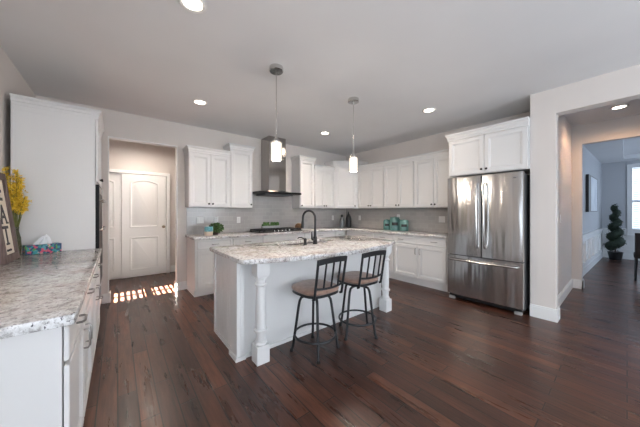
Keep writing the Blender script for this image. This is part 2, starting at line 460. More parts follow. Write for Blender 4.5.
kn = MB(); kn.lathe([(.026, 0), (.026, .006), (.010, .010), (.010, .03), (.026, .038), (.029, .05), (.022, .062), (.004, .066)], (0.742, 6.112, 0.985), 16, '-y')
kn.build('door_knob', mat('satin_brass', (0.30, 0.24, 0.17), 0.3, 1.0), d1)
ct = MB()
ct.box(-0.8, 0.86, 6.105, 6.1895, 2.04, 2.10, .004); ct.box(0.795, 0.86, 6.105, 6.1895, 0, 2.04, .004)
struct(ct.build('trim_5', M_TRIM))

# backsplash tiles (part of the wall finish)
struct(MB().box(0.90, WX - .008, WY - .008, WY, 0.914, 1.66).build('trim_6', M_TILEX))
struct(MB().box(WX - .008, WX, 1.75, WY - .008, 0.914, 1.372).build('trim_7', M_TILEY))

# ------------------------------------------------------------------ cabinet parts (local: x along, front face at y=-.02, z up)
DOOR_R = [(0, -.004), (0, -.017), (.003, -.02), (.052, -.02), (.056, -.013), (.064, -.0125), (.070, -.0065), (.078, -.006)]
DRAW_R = [(0, -.004), (0, -.015), (.004, -.019), (.014, -.02), (.020, -.016), (.024, -.016)]
def knob(door, x, z, name='knob'):
    m = MB(); m.lathe([(.007, 0), (.006, .010), (.013, .016), (.016, .023), (.012, .030), (.002, .032)], (x, -.02, z), 14, '-y')
    return m.build(name, M_BRONZE, door)
def pull(parent, x, z, vertical=False, ln=.10):
    h = ln / 2; m = MB()
    pr = [(-h, -.018), (-h, -.038), (-h + .012, -.046), (h - .012, -.046), (h, -.038), (h, -.018)]
    m.tube([(x, y, z + t) if vertical else (x + t, y, z) for t, y in pr], .0055, 8)
    return m.build('pull', M_NICKEL, parent)
def door(parent, x0, x1, z0, z1, hw=None):
    d = MB().shaker(x0, x1, z0, z1, DOOR_R).build('door', M_CAB, parent)
    if hw: (pull(d, hw[0], hw[1], True) if len(hw) > 2 else knob(d, hw[0], hw[1]))
    return d
def drawer(parent, x0, x1, z0, z1, pulls=(), framed=True):
    d = MB().shaker(x0, x1, z0, z1, DRAW_R).build('drawer', M_CAB, parent)
    for p in pulls: pull(d, p, (z0 + z1) / 2)
    return d
def crown(parent, w_, d, zt, left=True, right=True, h=.072, proj=.034):
    m = MB(); prof = [(.002, zt - .03), (.006, zt - .028), (.008, zt), (.014, zt + .004), (proj * .45, zt + h * .45), (proj * .9, zt + h * .72), (proj, zt + h * .76), (proj, zt + h)]
    m.loop_loft([[(-o * left, -.02 - o, z), (w_ + o * right, -.02 - o, z), (w_ + o * right, d, z), (-o * left, d, z)] for o, z in prof])
    return m.build('crown', M_CAB, parent)
UG = None
def upper(label, loc, rz, w_, z0, z1, ndoors, knobs, d=.308, left=True, right=True, group=None):
    """z1 = top of the box below the crown; knobs: which side ('l','r') per door"""
    t = thing('upper_cabinet', label, 'cabinet', (loc[0], loc[1], z0), rz, group)
    h = z1 - z0
    MB().box(.001, w_ - .001, 0, d, 0, h).build('body', M_CAB, t)
    dw_ = w_ / ndoors
    for k in range(ndoors):
        a, b = dw_ * k + (.012 if k == 0 else .0025), dw_ * (k + 1) - (.012 if k == ndoors - 1 else .0025)
        door(t, a, b, .008, h - .032, ((b - .028) if knobs[k] == 'r' else (a + .028), .055))
    crown(t, w_, d, h, left, right)
    return t
def base(label, loc, rz, w_, layout, d=.572, left_panel=False, group=None, toe=True):
    """layout: dict(drawers=[(x0,x1,[pulls])], doors=[(x0,x1,pullx or None)])"""
    t = thing('base_cabinet', label, 'cabinet', (loc[0], loc[1], 0), rz, group)
    MB().box(.001, w_ - .001, 0, d, .10, .872).box(.001, w_ - .001, .045, d, .0, .10).build('body', M_CAB, t)
    for x0, x1, ps in layout.get('drawers', []): drawer(t, x0, x1, .725, .858, ps)
    for x0, x1, px_ in layout.get('doors', []): door(t, x0, x1, .135, .705, (px_, .60, 'v') if px_ is not None else None)
    return t

# ---- back wall base run, faces -y (door face y = 4.07)
BY = 4.09
base('white base cabinet at the left end of the back counter, below the potted plants', (.90, BY), 0, .56,
     dict(drawers=[(.03, .545, [.29])], doors=[(.03, .545, .50)]), group=None)
base('narrow white drawer cabinet just left of the cooktop, behind the island', (1.46, BY), 0, .53,
     dict(drawers=[(.015, .515, [.265])], doors=[(.015, .2625, .235), (.2675, .515, .295)]))
base('white base cabinet under the black cooktop', (1.99, BY), 0, .91,
     dict(drawers=[(.015, .895, [])], doors=[(.015, .4525, .42), (.4575, .895, .49)]))
base('white base cabinet right of the cooktop, behind the faucet', (2.90, BY), 0, .845,
     dict(drawers=[(.015, .83, [.42])], doors=[(.015, .42, .39), (.425, .83, .455)]))
base('white corner base cabinet under the dark bottles', (3.745, BY), 0, .324,
     dict(drawers=[(.015, .30, [.15])], doors=[(.015, .30, .05)]))
# ---- right wall base run, faces -x (door face x = 4.07); local x runs towards -y
BX = 4.09
base('white base cabinet below the teal canisters, between the inside corner and the wide two-door cabinet', (BX, 4.069), -PI / 2, 1.267,
     dict(drawers=[(.33, .78, [.55]), (.80, 1.255, [1.02])], doors=[(.33, .78, .75), (.80, 1.255, .83)]))
base('wide white two-door base cabinet beside the refrigerator', (BX, 2.80), -PI / 2, 1.03,
     dict(drawers=[(.012, .98, [.165, .785])], doors=[(.012, .4925, .455), (.4975, .98, .535)]))

def poly_slab(name, outer, holes, z0, z1, material, parent=None, bev=.006):
    bm = bmesh.new(); edges = []
    for lp in [outer] + holes:
        vs = [bm.verts.new((x, y, z1)) for x, y in lp]
        for i in range(len(vs)): edges.append(bm.edges.new((vs[i], vs[(i + 1) % len(vs)])))
    bmesh.ops.triangle_fill(bm, edges=edges, use_beauty=True, use_dissolve=False)
    bmesh.ops.recalc_face_normals(bm, faces=bm.faces[:])
    if bm.faces[0].normal.z < 0: bmesh.ops.reverse_faces(bm, faces=bm.faces[:])
    top = bm.faces[:]
    r = bmesh.ops.extrude_face_region(bm, geom=top)
    nv = [g for g in r['geom'] if isinstance(g, bmesh.types.BMVert)]
    bmesh.ops.translate(bm, verts=nv, vec=(0, 0, z0 - z1))
    bmesh.ops.recalc_face_normals(bm, faces=bm.faces[:])
    es = [e for e in bm.edges if len(e.link_faces) == 2 and e.calc_face_angle(0) > 1.2 and abs(e.verts[0].co.z - e.verts[1].co.z) < 1e-5]
    if bev: bmesh.ops.bevel(bm, geom=es, offset=bev, segments=2, profile=.5, affect='EDGES')
    mb = MB(); mb.bm.free(); mb.bm = bm
    return mb.build(name, material, parent, .5)

CZ0, CZ1 = .8735, .914
perim = [(.875, WY - .009), (.875, 4.03), (3.93, 4.03), (4.03, 3.93), (4.03, 1.765), (WX - .009, 1.765), (WX - .009, WY - .009)]
tag(poly_slab('countertop', perim, [], CZ0, CZ1, M_GRAN), 'long L-shaped granite worktop along the back and right walls, under the tiles', 'countertop')

# ---- uppers on the back wall
UY = WY - .308
upper('white two-door wall cabinet at the left end of the back wall, beside the doorway', (.87, UY), 0, .65, 1.372, 2.27, 2, 'rl', right=False, d=.307)
upper('tall single-door wall cabinet immediately left of the range hood', (1.52, UY), 0, .413, 1.372, 2.415, 1, 'r', d=.307)
upper('tall single-door wall cabinet immediately right of the range hood', (2.98, UY), 0, .39, 1.372, 2.415, 1, 'l', d=.307)
upper('low two-door wall cabinet on the back wall, left of the angled corner cabinet', (3.37, UY), 0, .585, 1.372, 2.265, 2, 'rl', left=False, right=False, d=.307)
# corner cabinet, diagonal front
tcor = thing('corner_cabinet', 'tall angled wall cabinet filling the corner above the dark bottles', 'cabinet', (3.957, UY, 1.372), -PI / 4)
cw = math.hypot(.405, .405)
def corner_loop(o, z):
    # local frame of the diagonal: rotate world offsets by +45 deg
    pts = [(3.957 - o * .0, UY - o * .41 - .0), (4.362 - o * .41, 3.957 - 0 * o), (WX - .001, 3.957), (WX - .001, WY - .001), (3.957, WY - .001)]
    nx = -o * .7071; ny = -o * .7071
    pts[0] = (3.957 - o * .999 if o else 3.957, UY - o * .41); pts[1] = (4.362 - o * .41, 3.957 - o * .999 if o else 3.957)
    pts[2] = (WX - .001, 3.957 - o); pts[4] = (3.957 - o, WY - .001)
    out = []
    for x, y in pts:
        dx, dy = x - 3.957, y - UY; c, s_ = math.cos(PI / 4), math.sin(PI / 4)
        out.append((dx * c - dy * s_, dx * s_ + dy * c, z))
    return out
ch = 2.415 - 1.372
MB().loop_loft([corner_loop(0, 0), corner_loop(0, ch)]).build('body', M_CAB, tcor)
dd = door(tcor, .045, cw - .045, .008, ch - .032, (cw - .075, .055))
zt = ch
MB().loop_loft([corner_loop(o, z) for o, z in ((.022, zt - .03), (.024, zt - .028), (.026, zt), (.030, zt + .004), (.036, zt + .034), (.050, zt + .052), (.054, zt + .057), (.054, zt + .072))]).build('crown', M_CAB, tcor)
# ---- uppers on the right wall
UX = WX - .308
upper('two-door wall cabinet on the right wall next to the angled corner cabinet', (UX, 3.955), -PI / 2, .725, 1.372, 2.28, 2, 'rl', left=False, right=False, d=.307)
upper('two-door wall cabinet in the middle of the right wall, above the teal canisters', (UX, 3.229), -PI / 2, .688, 1.372, 2.28, 2, 'rl', left=False, right=False, d=.307)
upper('two-door wall cabinet on the right wall beside the refrigerator', (UX, 2.540), -PI / 2, .76, 1.372, 2.28, 2, 'rl', left=False, right=False, d=.307)
# ---- cabinet over the fridge
tf = upper('deep two-door white cabinet mounted above the refrigerator', (3.97, 1.735), -PI / 2, .968, 1.838, 2.40, 2, 'rl', d=.69, right=False)

# ------------------------------------------------------------------ left run, faces +x (door face x = -.165); local x runs along +y
FX = -.185
yl = [1.36, 1.93, 2.42, 2.90, 3.525]
lab = ['white base cabinet at the near end of the left counter, closest to the camera', 'second white base cabinet from the near end of the left counter',
       'third white base cabinet from the near end of the left counter', 'white base cabinet of the left counter touching the tall oven cabinet']
for k in range(4):
    w_ = yl[k + 1] - yl[k]
    t = base(lab[k], (FX + .019, yl[k]), PI / 2, w_, dict(drawers=[(.012, w_ - .012, [w_ / 2])], doors=[(.012, w_ - .012, (w_ - .045) if k % 2 == 0 else .045)]), d=.630)
cl = [(LX + .005, 1.325), (-.138, 1.325), (-.129, 1.329), (-.125, 1.340), (-.130, 3.518), (LX + .005, 3.518)]
tag(poly_slab('countertop', cl, [], CZ0, CZ1, M_GRAN), 'speckled granite worktop on the left counter, holding the sign and flowers', 'countertop')

# tall oven cabinet
ov = thing('oven_cabinet', 'tall white cabinet housing black wall ovens at the far end of the left counter', 'cabinet', (FX, 3.532, 0), PI / 2)
OWD = .79; OD = .57
MB().box(0, OWD, 0, OD, .10, 2.31).box(0, OWD, .06, OD, 0, .10).build('body', M_CAB, ov)
pn = MB()
pn.box(-.004, 0, 0.0, OD, .10, 2.28); pn.box(-.007, -.004, .0, .018, .10, 2.28); pn.box(-.007, -.004, OD - .018, OD, .10, 2.28); pn.box(-.007, -.004, .018, OD - .018, 2.235, 2.28)
pn.build('end_panel', M_CAB, ov)
crown(ov, OWD, OD, 2.31, True, True, .06, .03)
door(ov, .02, OWD / 2 - .0025, 1.62, 2.28, (OWD / 2 - .04, 1.67)); door(ov, OWD / 2 + .0025, OWD - .02, 1.62, 2.28, (OWD / 2 + .04, 1.67))
drawer(ov, .02, OWD - .02, .14, .43, [OWD / 2])
om = MB().box(.025, OWD - .025, -.030, -.0005, .46, 1.59, .003).build('oven_front', M_BGLASS, ov)
for z in (1.425, 1.105):
    h = MB(); h.tube([(.06, -.028, z), (.06, -.056, z), (.075, -.062, z), (OWD - .075, -.062, z), (OWD - .06, -.056, z), (OWD - .06, -.028, z)], .010, 8)
    h.build('oven_handle', M_CHROME, om)
MB().box(.03, OWD - .03, -.032, -.030, 1.50, 1.57).build('control_panel', M_BLACK, om)

# ------------------------------------------------------------------ refrigerator (local x along -y from left edge, front faces -x)
fr = thing('refrigerator', 'stainless steel french-door refrigerator with bottom freezer', 'refrigerator', (3.95, 1.722, 0), -PI / 2)
FW = .918
MB().box(.004, FW - .004, 0, .66, .055, 1.785, .004).build('case', M_FSIDE, fr)
def bow(x0, x1, z0, z1, d0=-.005, d1=-.07, bulge=.012):
    m = MB(); loops = []
    n = 10
    front = [(x0 + (x1 - x0) * k / n, d1 - bulge * (1 - ((k / n) * 2 - 1) ** 2)) for k in range(n + 1)]
    lp = [(x0, d0)] + [(x0, d1 + .012)] + [(x, y) for x, y in front[0:]][0:0] + [(x0 + .006, d1 + .002)] + front[1:-1] + [(x1 - .006, d1 + .002), (x1, d1 + .012), (x1, d0)]
    m.loop_loft([[(x, y, z) for x, y in lp] for z in (z0, z1)])
    return m
dl = bow(.003, FW / 2 - .003, .672, 1.80).build('door', M_STEEL, fr)
dr = bow(FW / 2 + .003, FW - .003, .672, 1.80).build('door', M_STEEL, fr)
fz = bow(.003, FW - .003, .085, .660).build('freezer_drawer', M_STEEL, fr)
for d_, x in ((dl, FW / 2 - .045), (dr, FW / 2 + .045)):
    pts = [(x, -.078, .80), (x, -.110, .82), (x, -.125, .90)] + [(x, -.125 - .012 * math.sin(PI * k / 6), .90 + .70 * k / 6) for k in range(1, 6)] + [(x, -.125, 1.60), (x, -.110, 1.67), (x, -.078, 1.69)]
    MB().tube(pts, .013, 10).build('handle', M_CHROME, d_)
pts = [(.05, -.075, .60), (.055, -.108, .60), (.10, -.120, .60)] + [(.10 + (FW - .2) * k / 6, -.120 - .012 * math.sin(PI * k / 6), .60) for k in range(1, 6)] + [(FW - .10, -.120, .60), (FW - .055, -.108, .60), (FW - .05, -.075, .60)]
MB().tube(pts, .014, 10).build('handle', M_CHROME, fz)
MB().box(FW - .16, FW - .07, -.0782, -.0735, 1.725, 1.74).build('badge', mat('badge_grey', (.25, .25, .26), .3, .8), dr)
MB().box(.02, FW - .02, -.03, .02, .03, .082).build('kick_grille', M_BLACK, fr)
for x in (.02, FW - .10):
    MB().box(x, x + .08, -.05, .0, 0.0, .04, .006).build('foot', mat('foot_grey', (.42, .42, .42), .5, .3), fr)
for x in (.03, FW - .08):
    MB().box(x, x + .05, .55, .60, 0.0, .056).build('foot', M_BLACK, fr)

# ------------------------------------------------------------------ island
IX0, IX1, IY0, IY1 = .80, 2.84, 2.13, 2.83
isl = thing('island_cabinet', 'white kitchen island base carrying the bow-fronted granite top', 'island', (IX0, IY0, 0))
W_, D_ = IX1 - IX0, IY1 - IY0
ib = MB()
SX0, SX1, SY0, SY1 = 1.52 - IX0, 2.26 - IX0, 2.43 - IY0, 2.79 - IY0   # hollow under the sink
ib.box(.03, SX0 - .03, .02, D_, 0, .8725); ib.box(SX1 + .03, W_, .02, D_, 0, .8725)
ib.box(SX0 - .03, SX1 + .03, .02, SY0 - .03, 0, .8725); ib.box(SX0 - .03, SX1 + .03, SY0 - .03, D_, 0, .66)
ib.box(SX0 - .03, SX1 + .03, SY1 + .02, D_, .66, .8725)
ib.build('body', M_CAB, isl)
bp_ = MB(); yy = .165
while yy < D_ - .04:
    bp_.box(.022, .0295, yy, min(yy + .066, D_ - .034), .036, .8725, .0025); yy += .070
bp_.build('side_panel', M_CAB, isl)
MB().box(.0, .0295, .0, .155, 0, .8725, .003).box(.0305, .070, .003, .0195, 0, .8725, .003).build('corner_stile', M_CAB, isl)
MB().box(-.012, .0, -.012, .165, 0, .035).box(.012, .0295, .165, D_ - .035, 0, .035).box(0, .08, -.012, 0, 0, .035).box(.08, W_, .006, .0195, 0, .032).build('base_shoe', M_CAB, isl)
MB().box(.012, .0295, D_ - .033, D_ + .004, 0, .8725, .002).build('far_stile', M_CAB, isl)
for k in range(3):
    a = .02 + (W_ - .03) * k / 3
    dd = bow(0, .1, 0, .1); dd.bm.free()
    q = MB(); x0, x1 = a + .01, a + (W_ - .03) / 3 - .01
    q.box(x0, x1, D_, D_ + .018, .12, .855, .003); q.build('door', M_CAB, isl)
def post(cx, cy, label, flip):
    t = thing('island_post', label, 'post', (cx, cy, 0), 0, None)
    h = .058
    MB().box(-h, h, -h, h, 0, .155, .003).build('plinth', M_CAB, t)
    MB().loop_loft([[(-s, -s, z), (s, -s, z), (s, s, z), (-s, s, z)] for s, z in ((.045, .735), (.058, .765), (.058, .872))]).build('head_block', M_CAB, t)
    MB().lathe([(.048, .155), (.054, .165), (.052, .18), (.040, .188), (.040, .205), (.043, .255), (.043, .262), (.058, .268), (.060, .276), (.058, .284), (.044, .29), (.042, .30),
                (.046, .36), (.045, .48), (.042, .60), (.039, .655), (.050, .662), (.053, .670), (.050, .678), (.038, .684), (.037, .70), (.040, .715), (.050, .725), (.050, .735)], (0, 0, 0), 28).build('turned_shaft', M_CAB, t)
post(.967, 2.012, 'white turned post at the left corner of the island, nearest the camera', 0)
post(2.742, 2.008, 'white turned post at the right end of the island, behind the bar stools', 1)
# island top with bow front
bowpts = [(.772, 2.855), (.765, 2.0), (.768, 1.972)]
for k in range(25):
    t = k / 24; x = .785 + (2.885 - .785) * t
    bowpts.append((x, 1.725 + .225 * ((x - 1.825) / 1.06) ** 2))
bowpts += [(2.905, 1.965), (2.915, 1.99), (2.915, 2.85), (2.90, 2.875)] + [(.79, 2.875)]
hx0, hx1, hy0, hy1 = 1.54, 2.24, 2.45, 2.77
hole = [(hx0, hy0), (hx1, hy0), (hx1, hy1), (hx0, hy1)]
it = poly_slab('island_countertop', bowpts, [hole], CZ0, CZ1, M_GRAN)
tag(it, 'bow-fronted granite island top with an undermount sink cut-out', 'countertop')
# sink
sk = MB()
ring = lambda i, z: [(hx0 + i, hy0 + i, z), (hx1 - i, hy0 + i, z), (hx1 - i, hy1 - i, z), (hx0 + i, hy1 - i, z)]
sk.loop_loft([ring(-.012, .8728), ring(-.012, .868), ring(-.002, .868), ring(.01, .70), ring(.014, .696), ring(.012, .70), ring(.002, .8728)], cap0=False, cap1=False)
sk.quad(ring(.012, .699))
sko = thing('sink', 'stainless undermount sink set into the island top beside the black faucet', 'sink', (0, 0, 0))
sk.build('basin', M_STEEL, sko); MB().lathe([(.04, .700), (.04, .703), (.03, .704), (.004, .702)], (1.89, 2.61, 0), 16).build('drain', M_CHROME, sko)
# faucet
fa = thing('faucet', 'tall black gooseneck faucet standing on the island top', 'faucet', (1.836, 2.355, CZ1))
MB().lathe([(.030, 0), (.030, .008), (.026, .014), (.025, .075), (.021, .085), (.0165, .10), (.0155, .15)], seg=18).build('base', M_BLACK, fa)
pts = [(0, 0, .12), (0, 0, .30)]
dx, dy = -.36, .93
for k in range(1, 11):
    a = PI * k / 10; r_ = .088
    q = r_ - r_ * math.cos(a); pts.append((dx * q, dy * q, .31 + r_ * math.sin(a)))
pts.append((dx * .178, dy * .178, .27))
MB().tube(pts, .0135, 12).build('spout', M_BLACK, fa)
MB().tube([(dx * .178, dy * .178, .275), (dx * .180, dy * .180, .25), (dx * .184, dy * .184, .185)], [.0145, .017, .019], 12).build('spray_head', M_BLACK, fa)
MB().tube([(-.02, -.006, .055), (-.055, -.018, .058), (-.062, -.02, .066), (-.064, -.02, .13), (-.066, -.02, .145)], [.014, .012, .010, .007, .006], 10).build('lever', M_BLACK, fa)
sd = thing('soap_dispenser', 'short black hooked soap dispenser left of the faucet', 'soap dispenser', (1.690, 2.355, CZ1))
MB().lathe([(.022, 0), (.022, .006), (.016, .012), (.016, .045), (.019, .05), (.019, .07), (.012, .078), (.004, .08)], seg=16).build('pump', M_BLACK, sd)
MB().tube([(0, 0, .068), (-.02, .05, .082), (-.035, .085, .080), (-.04, .095, .066)], [.008, .008, .007, .006], 10).build('nozzle', M_BLACK, sd)
# air gap / stopper beside faucet
ds = MB(); ds.lathe([(.025, 0), (.025, .006), (.018, .010), (.003, .012)], (1.99, 2.37, CZ1), 16)
tag(ds.build('sink_button', M_CHROME), 'small chrome sink button on the island top right of the faucet', 'button')

# ------------------------------------------------------------------ bar stools
def stool(cx, cy, seat_rot, leg_rot, label):
    t = thing('bar_stool', label, 'stool', (cx, cy, 0), seat_rot, 'bar stools at the island')
    # seat cushion: rounded square
    def rs(r, z, e=3.2):
        out = []
        for i in range(40):
            a = 2 * PI * i / 40; c, s = math.cos(a), math.sin(a)
            k = (abs(c) ** e + abs(s) ** e) ** (-1 / e); out.append((r * k * c, r * k * s, z))
        return out
    MB().loop_loft([rs(.184, .572), rs(.194, .577), rs(.198, .590), rs(.193, .603), rs(.175, .612), rs(.13, .617), rs(.05, .619)]).build('seat', M_SUEDE, t, 1.0)
    MB().loop_loft([rs(.184, .548), rs(.192, .550), rs(.192, .571), rs(.184, .5715)]).build('seat_frame', M_IRON, t)
    MB().lathe([(.085, .515), (.085, .547)], seg=20).build('swivel', M_IRON, t)
    lr = leg_rot - seat_rot
    for k in range(4):
        a = lr + k * PI / 2; c, s = math.cos(a), math.sin(a)
        prof = [(.05, .505), (.10, .507), (.130, .498), (.146, .470), (.156, .42), (.188, .19), (.212, .04), (.222, .014)]
        lg = MB().tube([(c * r, s * r, z) for r, z in prof], .0125, 10).build('leg', M_IRON, t)
        MB().lathe([(.017, 0), (.018, .012), (.013, .03)], (c * .2225, s * .2225, 0), 12).build('foot_cap', M_BLACK, lg)
    MB().tube([(.1955 * math.cos(2 * PI * i / 40), .1955 * math.sin(2 * PI * i / 40), .155) for i in range(40)], .0105, 8, closed=True).build('foot_ring', M_IRON, t)
    # back (towards local -y), curved
    def bp(x, z):   # curved & raked backrest surface
        return (x, -.188 - .02 * (1 - (x / .17) ** 2) - .055 * max(0, (z - .58)) / .32, z)
    for sgn in (-1, 1):
        x = sgn * .165
        MB().tube([(x, -.165, .545), (x, -.185, .553), bp(x, .60), bp(x, .72), bp(x * 1.02, .895)], .0115, 8).build('back_post', M_IRON, t)
    xs = [-.165 + .33 * i / 12 for i in range(13)]
    m = MB()
    m.loop_loft([[(bp(x, .855 + .022 * (1 - (x / .165) ** 2))[0], bp(x, .86)[1] - .008, .850 + .012 * (1 - (x / .165) ** 2)), (x, bp(x, .86)[1] + .008, .850 + .012 * (1 - (x / .165) ** 2)),
                  (x, bp(x, .9)[1] + .008, .898 + .012 * (1 - (x / .165) ** 2)), (x, bp(x, .9)[1] - .008, .898 + .012 * (1 - (x / .165) ** 2))] for x in xs])
    m.build('top_rail', M_IRON, t)
    MB().tube([bp(x, .645 - .012 * (1 - (x / .165) ** 2)) for x in xs], .010, 8).build('lower_rail', M_IRON, t)
    for x in (-.085, 0, .085):
        MB().tube([bp(x, .64), bp(x, .72), bp(x, .86)], .0085, 8).build('spindle', M_IRON, t)
    return t
stool(1.450, 1.858, math.radians(2), math.radians(59), 'black bar stool with tan seat, the nearer one on the left')
stool(2.015, 1.842, math.radians(-2), math.radians(11), 'black bar stool with tan seat, the farther one beside the right island post')

# ------------------------------------------------------------------ hood, cooktop
hd = thing('range_hood', 'stainless chimney range hood with black glass canopy above the cooktop', 'range hood', (2.44, WY, 1.66))
MB().box(-.187, .187, -.34, -.001, .055, ZC - 1.661).build('chimney', M_HOOD, hd)
MB().box(-.46, .46, -.50, -.009, -.024, .016, .003).build('canopy', M_HGLASS, hd)
MB().box(-.30, .30, -.42, -.009, -.05, -.0245, .004).build('motor_box', M_FSIDE, hd)
MB().loop_loft([[(-.24, -.40, .0165), (.24, -.40, .0165), (.24, -.009, .0165), (-.24, -.009, .0165)], [(-.187, -.34, .055), (.187, -.34, .055), (.187, -.009, .055), (-.187, -.009, .055)]]).build('transition', M_HOOD, hd)
ck = thing('cooktop', 'black gas cooktop with cast grates on the back counter below the hood', 'cooktop', (1.97, 4.12, CZ1))
MB().box(0, .92, 0, .47, .0005, .012, .003).build('pan', M_BGLASS, ck)
for cxk in (.155, .46, .765):
    g_ = MB(); a, b = cxk - .148, cxk + .148
    for y in (.05, .44): g_.box(a, b, y - .006, y + .006, .036, .050)
    for x in (a + .006, b - .006): g_.box(x - .006, x + .006, .05, .44, .036, .050)
    for x in (cxk - .05, cxk + .05): g_.box(x - .005, x + .005, .05, .44, .038, .050)
    for y in (.15, .245, .34): g_.box(a, b, y - .005, y + .005, .038, .050)
    for x in (a + .006, b - .006):
        for y in (.056, .434): g_.box(x - .007, x + .007, y - .007, y + .007, .011, .036)
    g_.build('grate', M_BLACK, ck)
for bx, by, r_ in ((.155, .14, .035), (.155, .34, .045), (.46, .245, .055), (.765, .14, .045), (.765, .34, .035)):
    MB().lathe([(r_, .0125), (r_, .022), (r_ * .7, .024), (r_ * .7, .030), (.003, .031)], (bx, by, 0), 18).build('burner', M_BLACK, ck)
for k in range(5):
    MB().lathe([(.019, .0125), (.019, .016), (.015, .018), (.014, .040), (.003, .041)], (.30 + .08 * k, .022, 0), 14).build('control_knob', M_CHROME, ck)

def leaf_quads(mb, c, r, n, size, zr=None, flat=False):
    zr = zr or r
    for _ in range(n):
        while True:
            p = Vector((random.uniform(-1, 1), random.uniform(-1, 1), random.uniform(-1, 1)))
            if .35 < p.length < 1: break
        q = Vector((c[0] + p.x * r, c[1] + p.y * r, c[2] + p.z * zr))
        a = Vector((random.gauss(0, 1), random.gauss(0, 1), random.gauss(0, 1))).normalized()
        b = a.cross(Vector((random.gauss(0, 1), random.gauss(0, 1), random.gauss(0, 1)))).normalized()
        s = size * random.uniform(.6, 1.2)
        nrm = a.cross(b)
        pts = [q - a * s, q + b * s * .5 + nrm * s * .15, q + a * s, q - b * s * .5 + nrm * s * .15]
        mb.quad([tuple(v) for v in pts])
    return mb
# boxwood planter behind cooktop
pl = thing('planter', 'low white rectangular planter of clipped boxwood behind the cooktop', 'planter', (2.445, 4.622, CZ1))
MB().loop_loft([[(-x, -.030, z), (x, -.030, z), (x, .030, z), (-x, .030, z)] for x, z in ((.19, .0005), (.20, .095))]).build('trough', mat('planter_white', (.45, .46, .45), .4), pl)
bx = MB()
for k in range(90):
    bx.ball((random.uniform(-.19, .19), random.uniform(-.018, .018), random.uniform(.10, .155)), .022, .018, .02, 1)
o = bx.build('boxwood', M_BOX, pl)
# brown cone ball
pc = thing('decorative_ball', 'brown rounded pinecone-like ornament right of the cooktop', 'ornament', (3.005, 4.42, CZ1))
pm = MB()
for i in range(9):
    ph = -PI / 2 + PI * (i + .5) / 9
    nn = max(3, int(12 * math.cos(ph)))
    for j in range(nn):
        th = 2 * PI * (j + .5 * (i % 2)) / nn
        d_ = Vector((math.cos(ph) * math.cos(th), math.cos(ph) * math.sin(th), math.sin(ph)))
        pm.ball((d_.x * .066, d_.y * .066, .072 + d_.z * .054), .021, .021, .015, 1)
pm.ball((0, 0, .072), .062, .062, .052, 2)
pm.build('scales', M_PINE, pc)
MB().lathe([(.05, .0005), (.06, .008), (.055, .016), (.03, .018)], seg=20).build('dish', M_TERRA, pc)

# pots at the left end of the back counter
p1 = thing('ceramic_pot', 'small pot with turquoise top and cream base at the left end of the back counter', 'pot', (1.125, 4.20, CZ1))
MB().lathe([(.050, .0005), (.058, .004), (.062, .05), (.064, .070)], seg=24).build('lower_half', M_CREAM, p1)
MB().lathe([(.064, .070), (.066, .10), (.062, .135), (.064, .145), (.058, .145), (.056, .11), (.01, .108)], seg=24, cap=True).build('upper_half', M_TURQ, p1)
p2 = thing('potted_plant', 'small leafy green plant in a dark pot beside the turquoise pot', 'potted plant', (1.27, 4.33, CZ1))
MB().lathe([(.04, .0005), (.052, .06), (.055, .065), (.048, .066), (.003, .058)], seg=20).build('pot', M_TERRA, p2)
lm = leaf_quads(MB(), (.01, -.01, .115), .125, 330, .024, .085)
for k in range(10): lm.tube([(0, 0, .055), (random.uniform(-.07, .07), random.uniform(-.07, .07), .13)], .003, 5)
lo = lm.build('foliage', M_LEAF, p2, recalc=False)

# canisters
def canister(y, r, h, label):
    t = thing('canister', label, 'canister', (4.44, y, CZ1), 0, 'teal canisters on the right counter')
    MB().lathe([(r * .96, .0005), (r, .006), (r, h * .80), (r * .97, h * .83), (r * .80, h * .86)], seg=32).build('jar', M_TEAL, t)
    MB().lathe([(r * .86, h * .862), (r * .93, h * .88), (r * .92, h * .93), (r * .6, h * .955), (r * .2, h * .96), (r * .16, h * .975), (r * .2, h * .99), (r * .1, h)], seg=32).build('lid', M_TEAL, t)
    m = MB(); n = 10; a0 = math.atan2(-y, -4.44); sp = .60
    z0, z1 = h * .36, h * .58
    inner = [(math.cos(a0 + sp * (2 * k / n - 1)) * (r + .0005), math.sin(a0 + sp * (2 * k / n - 1)) * (r + .0005)) for k in range(n + 1)]
    outer = [(math.cos(a0 + sp * (2 * k / n - 1)) * (r + .003), math.sin(a0 + sp * (2 * k / n - 1)) * (r + .003)) for k in range(n + 1)]
    m.prism(outer + inner[::-1], z0, z1); lo = m.build('label_plate', M_BLACK, t); lo['label'] = 'black label on the canister'
canister(3.215, .072, .225, 'small teal canister with black label, left of the row beside the wall tiles')
canister(3.020, .102, .285, 'largest teal canister with black label, standing in the middle of the three')
canister(2.808, .088, .232, 'teal canister with black label at the right of the row, nearest the refrigerator')
# bottles in the corner
def bottle(x, y, prof, material, label, stopper):
    t = thing('bottle', label, 'bottle', (x, y, CZ1), 0, 'dark bottles in the corner')
    MB().lathe(prof, seg=24).build('body', material, t)
    MB().lathe(stopper, seg=16).build('stopper', M_BLACK, t)
bottle(4.17, 4.30, [(.055, .0005), (.062, .01), (.062, .14), (.054, .19), (.030, .235), (.024, .25)], M_GREYB, 'smoky grey bottle with dark stopper, the shorter left one in the corner', [(.025, .2505), (.030, .26), (.030, .29), (.012, .315)])
bottle(4.345, 4.255, [(.060, .0005), (.068, .01), (.070, .15), (.064, .23), (.042, .295), (.019, .33)], M_BLACK, 'tall black bottle with pointed top, right one in the corner', [(.016, .3305), (.018, .345), (.007, .385)])

